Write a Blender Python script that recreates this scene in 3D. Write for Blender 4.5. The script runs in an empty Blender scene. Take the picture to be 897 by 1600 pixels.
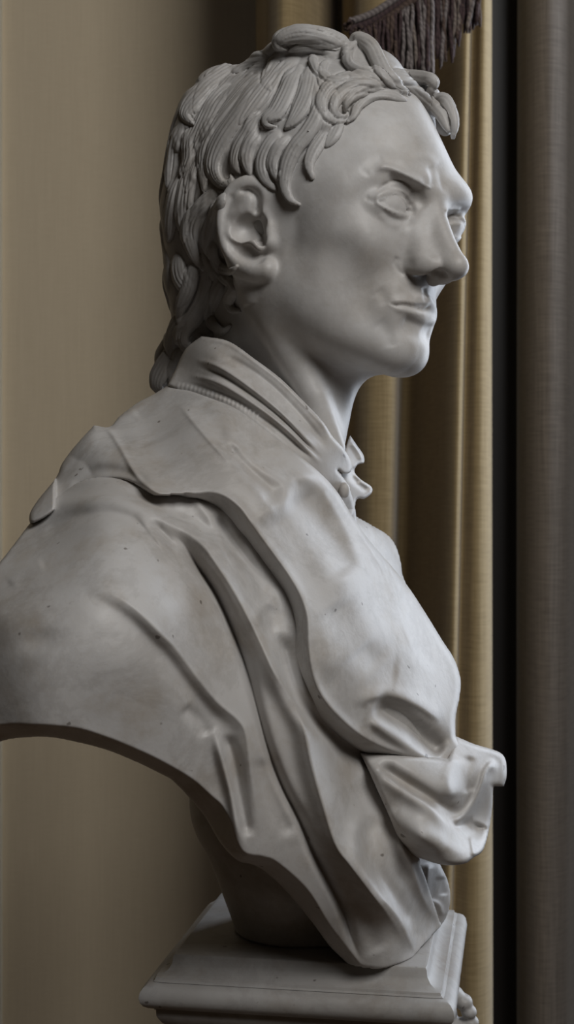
import bpy, bmesh, math, random
import numpy as np
from mathutils import Vector
from mathutils.bvhtree import BVHTree

# ---------------------------------------------------------------- camera, world, light, exposure
FPX = 2170.0                      # focal length in pixels of the 897 x 1600 frame
CAMZ = 1.60                       # eye height; the camera stands at (0, -1, 1.6) and looks along +Y
scene = bpy.context.scene
C = scene.collection
cd = bpy.data.cameras.new('camera'); cam = bpy.data.objects.new('camera', cd); C.objects.link(cam)
cam.location = (0, -1, CAMZ); cam.rotation_euler = (math.pi/2, 0, 0)
cd.sensor_fit = 'VERTICAL'; cd.sensor_height = 36.0; cd.lens = FPX/1600*36
cd.clip_start = 0.05; cd.clip_end = 50
cd.dof.use_dof = True; cd.dof.focus_distance = 0.93; cd.dof.aperture_fstop = 13
scene.camera = cam
scene.view_settings.view_transform = 'Standard'; scene.view_settings.look = 'None'
scene.view_settings.gamma = 1; scene.view_settings.use_curve_mapping = False
scene.view_settings.exposure = -0.12
w = bpy.data.worlds.new('room_light'); scene.world = w; w.use_nodes = True
bg = w.node_tree.nodes['Background']; bg.inputs[0].default_value = (1.0, 0.78, 0.55, 1); bg.inputs[1].default_value = 0.016

def area(name, loc, target, sx, sy, power, col):
    l = bpy.data.lights.new(name, 'AREA'); l.shape = 'RECTANGLE'; l.size = sx; l.size_y = sy
    l.energy = power; l.color = col
    o = bpy.data.objects.new(name, l); C.objects.link(o); o.location = loc
    d = Vector(target) - Vector(loc); o.rotation_euler = d.to_track_quat('-Z', 'Y').to_euler()
    o['kind'] = 'helper'
    return o
area('window_daylight', (0.95, 0.72, 1.9), (0.05, 0.0, 1.6), 0.55, 1.5, 17, (0.80, 0.88, 1.0))
area('front_window_daylight', (0.95, -1.5, 3.0), (0.0, 0.0, 1.6), .9, .9, 32, (1.0, 0.985, 0.965))


# ---------------------------------------------------------------- helpers
def W(px, py, D):
    """world point at frame position (px, py) and distance D in front of the camera plane"""
    px, py, D = np.broadcast_arrays(np.asarray(px, float), np.asarray(py, float), np.asarray(D, float))
    return np.stack([(px-448.5)/FPX*D, D-1.0, CAMZ-(py-800)/FPX*D], -1)
def PX(P):
    D = P[:, 1]+1.0
    return 448.5+FPX*P[:, 0]/D, 800-FPX*(P[:, 2]-CAMZ)/D, D

def mesh_obj(name, V, F, mat=None, parent=None, smooth=True):
    me = bpy.data.meshes.new(name)
    V = np.ascontiguousarray(V, dtype=np.float32)
    if isinstance(F, np.ndarray):
        n, k = F.shape
        me.vertices.add(len(V)); me.vertices.foreach_set('co', V.ravel())
        me.loops.add(n*k); me.loops.foreach_set('vertex_index', np.ascontiguousarray(F, dtype=np.int32).ravel())
        me.polygons.add(n); me.polygons.foreach_set('loop_start', np.arange(0, n*k, k, dtype=np.int32))
        me.update(calc_edges=True); me.validate()
    else:
        me.from_pydata(V.tolist(), [], F); me.update()
    me.polygons.foreach_set('use_smooth', np.full(len(me.polygons), smooth))
    o = bpy.data.objects.new(name, me); C.objects.link(o)
    if mat: me.materials.append(mat)
    if parent: o.parent = parent
    return o
def thing(name, label, cat, loc=(0, 0, 0), group=None):
    o = bpy.data.objects.new(name, None); C.objects.link(o); o.location = loc; o.empty_display_size = .05
    o['label'] = label; o['category'] = cat
    if group: o['group'] = group
    return o

def crom(pts, n=8):
    """Catmull-Rom through rows of numbers"""
    P = np.asarray(pts, float)
    if len(P) < 3: 
        t = np.linspace(0, 1, n+1)[:, None]; return P[0]*(1-t)+P[1]*t
    E = np.vstack([2*P[0]-P[1], P, 2*P[-1]-P[-2]]); out = []
    t = np.linspace(0, 1, n, endpoint=False)[:, None]
    for i in range(len(P)-1):
        a, b, c, d = E[i:i+4]
        out.append(0.5*((2*b)+(-a+c)*t+(2*a-5*b+4*c-d)*t*t+(-a+3*b-3*c+d)*t**3))
    out.append(P[-1:]); return np.vstack(out)

# ---------------------------------------------------------------- distance-field sculpting
class Field:
    """list of soft unions / cuts in millimetres, meshed with surface nets"""
    def __init__(s): s.ops = []
    def add(s, prim, k=4., mode=1): s.ops.append((prim, k, mode)); return s
    def cut(s, prim, k=4.): return s.add(prim, k, -1)
    def eval(s, P):
        d = np.full(len(P), 1e3, np.float32)
        for (fn, lo, hi), k, mode in s.ops:
            m = np.all((P > lo-k-9) & (P < hi+k+9), axis=1)
            if not m.any(): continue
            q = fn(P[m]); a = d[m]
            if mode > 0:
                h = np.clip(.5+.5*(a-q)/k, 0, 1); r = a*(1-h)+q*h-k*h*(1-h)
            else:
                h = np.clip(.5-.5*(a+q)/k, 0, 1); r = a*(1-h)-q*h+k*h*(1-h)
            d[m] = r
        return d
    def mesh(s, lo, hi, h):
        lo = np.array(lo, float); B = 16
        nb = np.ceil((np.array(hi)-lo)/(h*B)).astype(int); N = nb*B+1
        full = np.full(N, 50., np.float32)
        bi = np.stack(np.meshgrid(*[np.arange(n) for n in nb], indexing='ij'), -1).reshape(-1, 3)
        cen = (lo+(bi*B+B/2)*h)
        # probe centre and eight points of each block
        near = np.zeros(len(bi), bool); off = h*B/4
        cd_ = s.eval(cen.astype(np.float32)); sign = cd_.copy()
        near |= np.abs(cd_) < h*B*1.0
        for o in [(a, b, c) for a in (-1, 1) for b in (-1, 1) for c in (-1, 1)]:
            q = s.eval((cen+np.array(o)*off).astype(np.float32)); near |= np.abs(q) < h*B*0.55; near |= (q*cd_ < 0)
        loc = np.stack(np.meshgrid(*[np.arange(B+1)]*3, indexing='ij'), -1).reshape(-1, 3)
        for b in bi[~near & (sign < 0)]:
            full[b[0]*B:b[0]*B+B+1, b[1]*B:b[1]*B+B+1, b[2]*B:b[2]*B+B+1] = -50
        nbk = bi[near]
        for i in range(0, len(nbk), 300):
            ch = nbk[i:i+300]
            G = (ch[:, None]*B+loc[None]).reshape(-1, 3)
            full[G[:, 0], G[:, 1], G[:, 2]] = s.eval((lo+G*h).astype(np.float32))
        return surface_nets(full, lo, h)

def surface_nets(f, lo, h):
    ins = f < 0
    c = [(a, b, d) for a in (0, 1) for b in (0, 1) for d in (0, 1)]
    n = np.array(f.shape)-1
    cnt = np.zeros(n, np.int8)
    for a, b, d in c: cnt += ins[a:a+n[0], b:b+n[1], d:d+n[2]]
    cells = np.argwhere((cnt > 0) & (cnt < 8))
    vid = np.full(n, -1, np.int32); vid[tuple(cells.T)] = np.arange(len(cells))
    acc = np.zeros((len(cells), 3)); w_ = np.zeros(len(cells))
    for i, p in enumerate(c):
        for q in c[i+1:]:
            if sum(abs(x-y) for x, y in zip(p, q)) != 1: continue
            fa = f[tuple((cells+p).T)]; fb = f[tuple((cells+q).T)]
            m = (fa < 0) != (fb < 0)
            t = fa[m]/(fa[m]-fb[m])
            acc[m] += np.array(p)+(np.array(q)-np.array(p))*t[:, None]; w_[m] += 1
    V = lo+(cells+acc/w_[:, None])*h
    Q = []
    for ax in range(3):
        o1, o2 = [(1, 2), (2, 0), (0, 1)][ax]
        sl0 = [slice(1, -1)]*3; sl1 = [slice(1, -1)]*3
        sl0[ax] = slice(0, -1); sl1[ax] = slice(1, None)
        a = ins[tuple(sl0)]; b = ins[tuple(sl1)]
        for flip, m in ((0, a & ~b), (1, ~a & b)):
            e = np.argwhere(m)
            if not len(e): continue
            e = e+1; e[:, ax] -= 1
            d1 = np.zeros(3, int); d1[o1] = 1; d2 = np.zeros(3, int); d2[o2] = 1
            ids = [vid[tuple((e-x).T)] for x in (0*d1, d1, d1+d2, d2)]
            if flip: ids = ids[::-1]
            Q.append(np.stack(ids, 1))
    F = np.vstack(Q); F = F[(F >= 0).all(1)]
    return V, F

def ell(c, r):
    c = np.array(c, np.float32); r = np.array(r, np.float32)
    def fn(P):
        q = (P-c); k0 = np.linalg.norm(q/r, axis=1); k1 = np.linalg.norm(q/(r*r), axis=1)+1e-9
        return k0*(k0-1)/k1
    return fn, c-r, c+r
def ellr(c, r, ax):
    """ellipsoid with axes given as rows of ax"""
    c = np.array(c, np.float32); r = np.array(r, np.float32); A = np.array(ax, float)
    A[0] /= np.linalg.norm(A[0]); A[1] -= A[0]*(A[0]@A[1]); A[1] /= np.linalg.norm(A[1]); A[2] = np.cross(A[0], A[1])
    A = A.astype(np.float32); R_ = float(max(r))
    def fn(P):
        q = (P-c)@A.T; k0 = np.linalg.norm(q/r, axis=1); k1 = np.linalg.norm(q/(r*r), axis=1)+1e-9
        return k0*(k0-1)/k1
    return fn, c-R_, c+R_
def tube(pts, rad, n=0):
    P_ = np.array(pts, float); r_ = np.broadcast_to(np.array(rad, float), (len(P_),))
    if n:
        q = crom(np.c_[P_, r_], n); P_, r_ = q[:, :3], q[:, 3]
    P_ = P_.astype(np.float32); r_ = r_.astype(np.float32)
    def fn(P):
        d = np.full(len(P), 1e3, np.float32)
        for a, b, ra, rb in zip(P_[:-1], P_[1:], r_[:-1], r_[1:]):
            ab = b-a; t = np.clip((P-a)@ab/(ab@ab+1e-9), 0, 1)
            d = np.minimum(d, np.linalg.norm(P-a-t[:, None]*ab, axis=1)-(ra+(rb-ra)*t))
        return d
    R_ = r_.max()
    return fn, P_.min(0)-R_, P_.max(0)+R_

def vnormals(V, F):
    n = np.cross(V[F[:, 2]]-V[F[:, 0]], V[F[:, 3]]-V[F[:, 1]]); N = np.zeros_like(V)
    for k in range(4):
        for a in range(3): N[:, a] += np.bincount(F[:, k], n[:, a], len(V))
    return N/(np.linalg.norm(N, axis=1)[:, None]+1e-12)
def smooth_mesh(V, F, it=1, lam=.5):
    for _ in range(it):
        S = np.zeros_like(V); cn = np.zeros(len(V))
        for k in range(4):
            a, b = F[:, k], F[:, (k+1) % 4]
            for x, y in ((a, b), (b, a)):
                for ax in range(3): S[:, ax] += np.bincount(x, V[y, ax], len(V))
                cn += np.bincount(x, minlength=len(V))
        V = V*(1-lam)+lam*S/np.maximum(cn, 1)[:, None]
    return V

# ---------------------------------------------------------------- relief canvas (frame-sized map of carving depth)
class Canvas:
    def __init__(s, x0, y0, x1, y1, res=1.0):
        s.x0, s.y0, s.res = x0, y0, res
        s.nx, s.ny = int((x1-x0)/res)+1, int((y1-y0)/res)+1
        s.A = np.zeros((s.ny, s.nx), np.float32)
        s.gx = (x0+np.arange(s.nx)*res).astype(np.float32); s.gy = (y0+np.arange(s.ny)*res).astype(np.float32)
    def near(s, pts, margin):
        """distance, signed side, arc fraction and index window for a polyline"""
        P = np.asarray(pts, np.float32)[:, :2]
        lo = P.min(0)-margin; hi = P.max(0)+margin
        i0, i1 = np.searchsorted(s.gx, [lo[0], hi[0]]); j0, j1 = np.searchsorted(s.gy, [lo[1], hi[1]])
        if i1 <= i0 or j1 <= j0: return None
        X, Y = np.meshgrid(s.gx[i0:i1], s.gy[j0:j1])
        best = np.full(X.shape, 1e9, np.float32); side = np.zeros_like(best); T = np.zeros_like(best)
        seg = np.linalg.norm(np.diff(P, axis=0), axis=1); cum = np.r_[0, np.cumsum(seg)]; tot = cum[-1]+1e-9
        for k in range(len(P)-1):
            a = P[k]; d = P[k+1]-a; L2 = d@d+1e-9
            tr = ((X-a[0])*d[0]+(Y-a[1])*d[1])/L2; t = np.clip(tr, 0, 1)
            ex = X-a[0]-t*d[0]; ey = Y-a[1]-t*d[1]; D = np.sqrt(ex*ex+ey*ey)
            m = D < best
            best[m] = D[m]; side[m] = np.sign(d[0]*ey-d[1]*ex)[m]; T[m] = ((cum[k]+t*seg[k])/tot)[m]
        return best, side, T, slice(j0, j1), slice(i0, i1)
    def stroke(s, pts, w=8, h=1., wr=None, ends=.15, n=8, prof='g', taper=None):
        """pts rows (px, py[, h multiplier[, w multiplier]]); w = falloff left of travel (px), wr right;  h height"""
        P = np.array([list(p)+[1]*(4-len(p)) for p in pts], float); Q = crom(P, n)
        wr = w if wr is None else wr
        mx = 3.0*max(w, wr)*Q[:, 3].max()
        r = s.near(Q, mx)
        if r is None: return s
        d, sd, T, J, I = r
        seg = np.r_[0, np.cumsum(np.linalg.norm(np.diff(Q[:, :2], axis=0), axis=1))]; u = seg/seg[-1]
        hm = np.interp(T, u, Q[:, 2]); wm = np.interp(T, u, Q[:, 3])
        if ends > 0: e_ = np.clip(np.minimum(T, 1-T)/max(ends, .12), 0, 1); hm = hm*e_*e_*(3-2*e_)
        ww = np.where(sd > 0, wr, w)*wm
        x = d/ww
        if prof == 'g': f = np.exp(-x*x*1.2)
        elif prof == 't': f = np.exp(-x*1.6)                       # sharp-crested
        else: f = np.sqrt(np.clip(1-x*x, 0, 1))                    # round
        s.A[J, I] += (h*hm*f).astype(np.float32)
        return s
    def step(s, pts, h, w=2., far=30, n=8, ends=.12):
        """sheet edge: raised by h on the right of travel (y down), dying out over `far`"""
        P = np.array([list(p)+[1]*(3-len(p)) for p in pts], float); Q = crom(P, n)
        r = s.near(Q, far*2.6)
        if r is None: return s
        d, sd, T, J, I = r
        seg = np.r_[0, np.cumsum(np.linalg.norm(np.diff(Q[:, :2], axis=0), axis=1))]; u = seg/seg[-1]
        hm = np.interp(T, u, Q[:, 2])*np.clip(np.minimum(T, 1-T)/ends, 0, 1)**.7
        v = d*sd
        f = 1/(1+np.exp(-np.clip(v/w*2.2, -30, 30)))*np.exp(-np.clip(d/far, 0, 9)**2)
        s.A[J, I] += (h*hm*f).astype(np.float32); return s
    def blob(s, x, y, rx, ry, h, ang=0.):
        R_ = 3*max(rx, ry); i0, i1 = np.searchsorted(s.gx, [x-R_, x+R_]); j0, j1 = np.searchsorted(s.gy, [y-R_, y+R_])
        if i1 <= i0 or j1 <= j0: return s
        X, Y = np.meshgrid(s.gx[i0:i1]-x, s.gy[j0:j1]-y); c_, s_ = math.cos(math.radians(ang)), math.sin(math.radians(ang))
        U = (X*c_+Y*s_)/rx; V_ = (-X*s_+Y*c_)/ry
        s.A[j0:j1, i0:i1] += h*np.exp(-1.2*(U*U+V_*V_)); return s
    def sample(s, px, py, A=None):
        A = s.A if A is None else A
        x = np.clip((px-s.x0)/s.res, 0, s.nx-1.001); y = np.clip((py-s.y0)/s.res, 0, s.ny-1.001)
        i = x.astype(int); j = y.astype(int); fx = x-i; fy = y-j
        return (A[j, i]*(1-fx)+A[j, i+1]*fx)*(1-fy)+(A[j+1, i]*(1-fx)+A[j+1, i+1]*fx)*fy

def carve(V, F, canvas, near_only=None):
    """push the camera-side surface in/out along its normals by the canvas (mm)"""
    N = vnormals(V, F); px, py, D = PX(V)
    view = V-np.array([0, -1, CAMZ]); view /= np.linalg.norm(view, axis=1)[:, None]
    f = -(N*view).sum(1); k = np.clip(f*3.5, 0, 1); k = k*k*(3-2*k)
    if near_only is not None: k = k*near_only
    return V+N*(canvas.sample(px, py)*k*.001)[:, None]

def grab(V, moves):
    """moves: (world point, world delta, radius m)"""
    for p, d, r in moves:
        q = np.linalg.norm(V-np.array(p), axis=1)/r; f = np.exp(-1.5*q*q)
        V = V+f[:, None]*np.array(d)
    return V

# ---------------------------------------------------------------- materials
def new_mat(name):
    m = bpy.data.materials.new(name); m.use_nodes = True; nt = m.node_tree
    return m, nt, nt.nodes['Principled BSDF']
def marble_mat(name='aged_marble', tone=1., specks=.8, dirt=1.):
    m, nt, b = new_mat(name); N = nt.nodes; L = nt.links
    tc = N.new('ShaderNodeTexCoord')
    def noise(sc, det, rough=.55, dist=0):
        n = N.new('ShaderNodeTexNoise'); n.inputs['Scale'].default_value = sc; n.inputs['Detail'].default_value = det
        n.inputs['Roughness'].default_value = rough; n.inputs['Distortion'].default_value = dist
        L.new(tc.outputs['Object'], n.inputs['Vector']); return n
    def ramp(src, p0, c0, p1, c1):
        r = N.new('ShaderNodeValToRGB'); r.color_ramp.elements[0].position = p0; r.color_ramp.elements[0].color = (*c0, 1)
        r.color_ramp.elements[1].position = p1; r.color_ramp.elements[1].color = (*c1, 1); L.new(src, r.inputs[0]); return r
    def mix(fac, a, b_, mode='MIX'):
        x = N.new('ShaderNodeMix'); x.data_type = 'RGBA'; x.blend_type = mode
        if isinstance(fac, float): x.inputs[0].default_value = fac
        else: L.new(fac, x.inputs[0])
        L.new(a, x.inputs[6]); L.new(b_, x.inputs[7]); return x.outputs[2]
    base = ramp(noise(9, 6, .6, 0).outputs[0], .32, tuple(v*tone for v in (.48, .455, .43)), .62, tuple(v*tone for v in (.62, .61, .60)))
    vein = ramp(noise(15, 8, .7, .35).outputs[0], .47, (1, 1, 1), .53, (.80, .79, .78))
    vein2 = ramp(noise(15, 8, .7, .35).outputs[0], .53, (.80, .79, .78), .60, (1, 1, 1))
    stain = ramp(noise(22, 5, .65, .1).outputs[0], .50, (1, 1, 1), .74, (.74, .67, .58))
    speck = ramp(noise(120, 2, .4).outputs[0], .74, (1, 1, 1), .77, (.30, .27, .25))
    c = mix(.6*dirt, base.outputs[0], vein.outputs[0], 'MULTIPLY')
    c = mix(.6*dirt, c, vein2.outputs[0], 'MULTIPLY')
    c = mix(.75*dirt, c, stain.outputs[0], 'MULTIPLY')
    c = mix(specks, c, speck.outputs[0], 'MULTIPLY')
    L.new(c, b.inputs['Base Color'])
    b.inputs['Roughness'].default_value = .47; b.inputs['Specular IOR Level'].default_value = .4
    b.inputs['Subsurface Weight'].default_value = .12; b.inputs['Subsurface Radius'].default_value = (1, .8, .6)
    b.inputs['Subsurface Scale'].default_value = .004
    bm_ = N.new('ShaderNodeBump'); bm_.inputs['Strength'].default_value = .22; bm_.inputs['Distance'].default_value = .0006
    L.new(noise(260, 5, .6).outputs[0], bm_.inputs['Height']); L.new(bm_.outputs[0], b.inputs['Normal'])
    return m
marble = marble_mat(); shaded_marble = marble_mat('shaded_plinth_marble', .72); hair_marble = marble_mat('stained_shaded_hair_marble', .84, 0., .8); face_marble = marble_mat('clean_face_marble', .96, 0., .6)  # plinth copy darkened to stand for shade; hair tone is staining plus shade
BUST = thing('marble_bust', 'white marble bust of a man with curly hair and draped cloth, on a moulded plinth', 'bust', (0.03, 0.0, 1.30))
def bust_part(name, V, F, smooth=True):
    return mesh_obj(name, np.asarray(V)-np.array(BUST.location), F, marble, BUST, smooth)

# ---------------------------------------------------------------- head frame
def head_frame(al, pt, rl):
    al, pt, rl = [math.radians(v) for v in (al, pt, rl)]
    f = np.array([math.cos(al), -math.sin(al), 0]); r = np.array([-math.sin(al), -math.cos(al), 0]); u = np.array([0, 0, 1.])
    f2 = f*math.cos(pt)+u*math.sin(pt); u2 = u*math.cos(pt)-f*math.sin(pt)
    return np.array([f2, r*math.cos(rl)+u2*math.sin(rl), u2*math.cos(rl)-r*math.sin(rl)])
HR = head_frame(39, 2.5, 5); HC = np.array([0.030, 0.0, CAMZ+0.187])
def to_world(Q): return (np.asarray(Q)*.001)@HR+HC
def to_local(P): return (np.asarray(P)-HC)@HR.T*1000
def HL(px, py, s):
    """head-local millimetres of the point seen at (px, py) that lies s mm to the sitter's right"""
    d = np.array([(px-448.5)/FPX, 1, -(py-800)/FPX]); o = np.array([0, -1, CAMZ])-HC
    t = (s*.001-HR[1]@o)/(HR[1]@d)
    return (HR@(o+t*d))*1000
def DL(px, py, D): return to_local(W(px, py, D))
# ---------------------------------------------------------------- HEAD (millimetres: x forward, s to the sitter's right, z up)
def sy(fn_lo_hi):
    """mirror a primitive across the midline"""
    fn, lo, hi = fn_lo_hi
    def g(P):
        Q = P.copy(); Q[:, 1] = np.abs(Q[:, 1]); return fn(Q)
    lo = np.array(lo, float).copy(); hi = np.array(hi, float).copy(); m = max(abs(lo[1]), abs(hi[1])); lo[1] = -m; hi[1] = m
    return g, lo, hi
H = Field()
H.add(ell((-8, 0, 44), (100, 73, 94)), 1)
H.add(ell((20, 0, -8), (63, 60, 86)), 22)                              # face mass
H.add(sy(tube([(6, 50, -42), (34, 38, -64), (60, 12, -79)], [18, 17, 15])), 18)   # jaw
H.add(ell((60.5, 0, -79), (19, 20, 16)), 10)                             # chin
H.add(sy(ell((50, 42, -12), (22, 20, 18))), 18)                        # cheekbone
H.add(sy(ell((82, 13, 31), (11, 12, 9))), 8)
H.add(sy(tube([(79, 8, 31), (77, 26, 35), (66, 44, 33), (56, 54, 24)], [9, 9.5, 7.5, 4])), 12)   # brow ridge
H.cut(sy(ell((89, 25, 11), (13, 14, 10))), 9)                          # eye socket
H.cut(sy(ell((80, 38, 13), (9, 12, 8))), 9)
H.add(ell((64, 0, -50), (18.5, 31, 24)), 12)                             # mouth mound
# nose
H.add(tube([(88, 0, 22), (92, 0, 8), (100, 0, -10), (108, 0, -25)], [7, 5.5, 6, 6.5]), 7)
H.add(tube([(86, 0, 15), (93, 0, -8), (97, 0, -24)], [7, 9, 11]), 5)
H.add(sy(tube([(82, 8, 10), (84, 10, -8), (88, 12, -22)], [6, 7.5, 8])), 8)
H.add(ell((107, 0, -28.5), (9, 9, 7.5)), 5)
H.add(sy(ellr((90, 14, -27), (12, 5.5, 7), [(1, -.35, -.05), (.35, 1, 0), (0, 0, 1)])), 3.5)
H.add(tube([(105, 0, -31.5), (90, 0, -34)], [4, 4.5]), 4)
H.cut(sy(ellr((98, 8.6, -35.5), (8.0, 3.8, 6.5), [(1, -.4, -.1), (.4, 1, 0), (0, 0, 1)])), 1.5)
# lips
H.add(sy(tube([(73, 25, -52), (79, 16, -49.5), (82.5, 5, -46.5), (83, 0, -47.5)], [1.5, 2.2, 2.8, 2.6], 4)), 4)
H.add(sy(tube([(73, 24, -54), (78, 14, -57), (78.5, 5, -58.5), (79, 0, -58.5)], [1.5, 3, 4, 4], 4)), 4)
H.cut(sy(tube([(86.5, 0, -69), (81, 14, -68)], [4.5, 3.5])), 8)          # under the lip
H.cut(sy(tube([(84, 24, -27), (79, 31, -40), (73, 36, -54)], [1.2, 1.5, 1.5])), 7)   # cheek fold
H.cut(sy(ell((66, 66, -36), (18, 7, 16))), 16)
H.add(sy(ell((22, 47, -40), (26, 17, 26))), 22)                        # hollow cheek
H.add(sy(ell((30, 40, 22), (33, 29, 30))), 24)                         # temple
# eyes
EC = np.array((69.5, 31.5, 11.5), np.float32)
EA = [(1, .16, 0), (-.16, 1, 0), (0, 0, 1)]
H.add(sy(ellr(EC, (14.4, 20, 13.8), EA)), 3.5)
def almond(P):
    s_ = P[:, 1]-EC[1]; z_ = P[:, 2]-EC[2]+.3
    up = np.hypot(s_+1.5, z_+16.0)-22.2; dn = np.hypot(s_, z_-21)-26.2
    return np.maximum(np.maximum(up, dn), EC[0]-P[:, 0]+2)
H.cut(sy((almond, EC-[2, 20, 10], EC+[24, 20, 12])), 1.6)
H.add(sy(ellr(EC, (13.0, 18, 13), EA)), .6)
# ear
e = lambda px, py, s: HL(px, py, s)
def ept(rows): return [e(*r) for r in rows]
H.add(sy(ellr(e(384, 352, 80), (34, 16, 5), [(.18, .05, 1), (1, -.40, -.1), (0, 1, 0)])), 9)
H.add(sy(tube(ept([(418, 322, 71), (417, 302, 75), (405, 289, 79), (384, 286, 83), (364, 295, 86), (350, 318, 88), (345, 345, 89), (348, 372, 88), (356, 392, 86), (374, 412, 81), (396, 422, 77), (416, 422, 73)]),
        [5.5, 5.5, 4.5, 4.3, 4, 3.5, 3.2, 3.2, 3.8, 5, 6.5, 7.5], 3)), 4)
H.add(sy(ell(e(430, 345, 66), (15, 7, 26))), 10)
H.add(sy(tube(ept([(416, 335, 72), (418, 356, 75), (419, 378, 74)]), [4.5, 4.2, 5])), 5)
H.add(sy(tube(ept([(376, 330, 84), (358, 340, 86), (355, 354, 86.5), (362, 369, 86), (378, 374.5, 84), (394, 377, 82), (405, 388, 79)]), [2.6]*7, 3)), 3)
H.add(sy(ell(e(384, 312, 82), (7, 4.5, 9))), 4)
H.cut(sy(ellr(e(388, 354, 84), (13, 9.5, 10.5), [(.9, -.3, .35), (-.35, .1, .95), (0, 1, 0)])), 2)
H.cut(sy(tube(ept([(372, 299, 89), (386, 296, 87), (398, 301, 84.5), (402, 313, 83), (400, 327, 82), (399, 342, 81)]), [2, 3, 3.4, 3.6, 4, 4.2], 3)), 1.5)
H.cut(sy(tube(ept([(399, 342, 81), (404, 358, 79), (409, 376, 78)]), [4.2, 5, 4])), 1.5)
H.cut(sy(tube(ept([(361, 308, 89), (353, 330, 91), (351, 356, 91)]), [1.3, 1.6, 1.2], 3)), 2)
H.cut(sy(tube(ept([(366, 388, 87), (384, 398, 83), (402, 404, 80)]), [2, 3, 2.5], 3)), 5)
# neck
nk = lambda px, py, D: DL(px, py, D)
H.add(tube([nk(425, 470, 1.015), nk(438, 560, 1.015), nk(440, 650, 1.01), nk(435, 760, 1.0)], [46, 46, 46, 40]), 22)
H.add(tube([nk(520, 590, .985), nk(510, 650, .985), nk(490, 740, .985)], [16, 15, 14]), 18)
H.add(tube([nk(392, 440, .965), nk(430, 520, .955), nk(490, 620, .955), nk(525, 700, .96)], [7, 6, 6, 5]), 24)   # sternomastoid

V, F = H.mesh((-112, -98, -215), (122, 98, 142), 1.1)
V = to_world(V); F = F[:, ::-1].copy()
V = grab(V, [(to_world(HL(712, 318, -34)), (.012, 0, .0), .030), (to_world(HL(690, 200, -30)), (-.003, 0, 0), .03)])
fc = Canvas(300, 20, 760, 720)
g = fc.stroke
# near eye
g([(583, 311), (597, 302), (613, 297), (629, 299), (640, 308), (644, 321)], 3.2, 1.1, ends=.1)
g([(588, 300), (602, 289), (619, 284), (635, 288), (647, 301)], 3.0, -1.4)
g([(584, 313), (598, 323), (616, 331), (635, 336)], 2.6, .8, ends=.1)
g([(590, 312), (602, 307), (614, 304.5), (627, 306), (636, 313), (639, 324)], 1.8, -.8, ends=.1)
g([(570, 308), (580, 313), (589, 316)], 4, -.7)
g([(640, 316), (645, 328), (643, 338)], 4, -1.0)
# near ear: deeper hollows
fc.blob(386, 354, 20, 12, -2.0, 20); g([(399, 342), (404, 358), (410, 378)], 6, -3.5, ends=.2); g([(372, 300), (388, 297), (400, 306), (402, 322), (399, 338)], 3.5, -2.4, ends=.15)
# far eye
g([(694, 330), (706, 325), (720, 327)], 3, 1.2); g([(698, 340), (710, 336), (722, 340)], 2.5, -1.6); g([(702, 352), (712, 350), (722, 352)], 2.5, .8)
g([(596, 327), (612, 340), (632, 345), (645, 342)], 4, -.7)                                # bag
g([(590, 334), (606, 349), (628, 354)], 5, .6)
g([(583, 266, .5), (600, 262), (620, 267), (642, 277), (664, 288)], 6, 2.0, wr=6)              # brow
g([(603, 276), (622, 283), (645, 295), (664, 305)], 8, -2.2)
g([(640, 300), (655, 312), (664, 326)], 9, -1.2)
for k in range(26):
    t = k/25; x = 592+74*t; y = 261+30*t**1.3
    g([(x, y+5-3*t), (x+8, y-3+5*t)], 1.4, .8, ends=.3, n=3)
g([(670, 258), (676, 275), (677, 292)], 5, -.9)                                            # frown
g([(640, 246), (665, 246), (682, 262)], 9, .9)
g([(600, 246), (580, 256), (568, 275)], 9, -.8)
# mouth
g([(606, 472), (618, 477), (634, 477), (652, 482), (664, 484), (673, 478)], 2.0, -1.6)
g([(590, 452), (599, 464), (604, 476)], 10, -.7)
g([(612, 470), (630, 470), (650, 473), (668, 471)], 3.5, .8)
g([(615, 484), (635, 486), (655, 491), (667, 492)], 3.5, .5)
g([(640, 441), (644, 456), (648, 470)], 5, -.6)
g([(663, 448), (664, 462), (666, 472)], 4, -.8)                                            # philtrum
g([(622, 400), (618, 412), (624, 424), (632, 430)], 4, -1.0)                             # wing crease
g([(630, 500), (648, 506), (660, 512)], 8, -.6)
g([(590, 500), (606, 520), (612, 545)], 12, -.8)

V = carve(V, F, fc)
V = smooth_mesh(V, F, 1, .3)
head = bust_part('head', V, F); head.data.materials[0] = face_marble
print('head verts', len(V))

# ---------------------------------------------------------------- HAIR
HF = Field()
HF.add(ell((-10, 0, 47), (104, 80, 101)), 1)
HF.add(ell((-34, 0, 50), (100, 82, 84)), 14)
HF.add(ell(tuple(DL(352, 270, 1.03)), (38, 46, 78)), 12)
HF.add(tube([DL(345, 350, 1.02), DL(322, 440, 1.02), DL(310, 520, 1.03)], [44, 30, 19]), 16)
HF.add(tube([DL(300, 520, 1.04), DL(272, 560, 1.05), DL(262, 592, 1.05)], [16, 15, 11]), 8)
HF.add(ell(tuple(DL(490, 98, 1.0)), (38, 40, 15)), 8); HF.add(ell(tuple(DL(572, 112, .985)), (24, 26, 15)), 8)
HF.cut(ell((107, 0, 3), (104, 110, 104)), 8)
HF.add(tube([DL(625, 128, 1.0), DL(655, 142, 1.005), DL(680, 170, 1.015), DL(696, 200, 1.02)], [10, 11, 10, 6]), 4)
HF.cut(sy(tube([(22, 78, -60), (6, 92, -20), (4, 96, 10)], [24, 22, 18])), 8)
CV, CF = HF.mesh((-200, -130, -200), (130, 130, 185), 1.8)
CV = to_world(CV); CF = CF[:, ::-1].copy()

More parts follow.
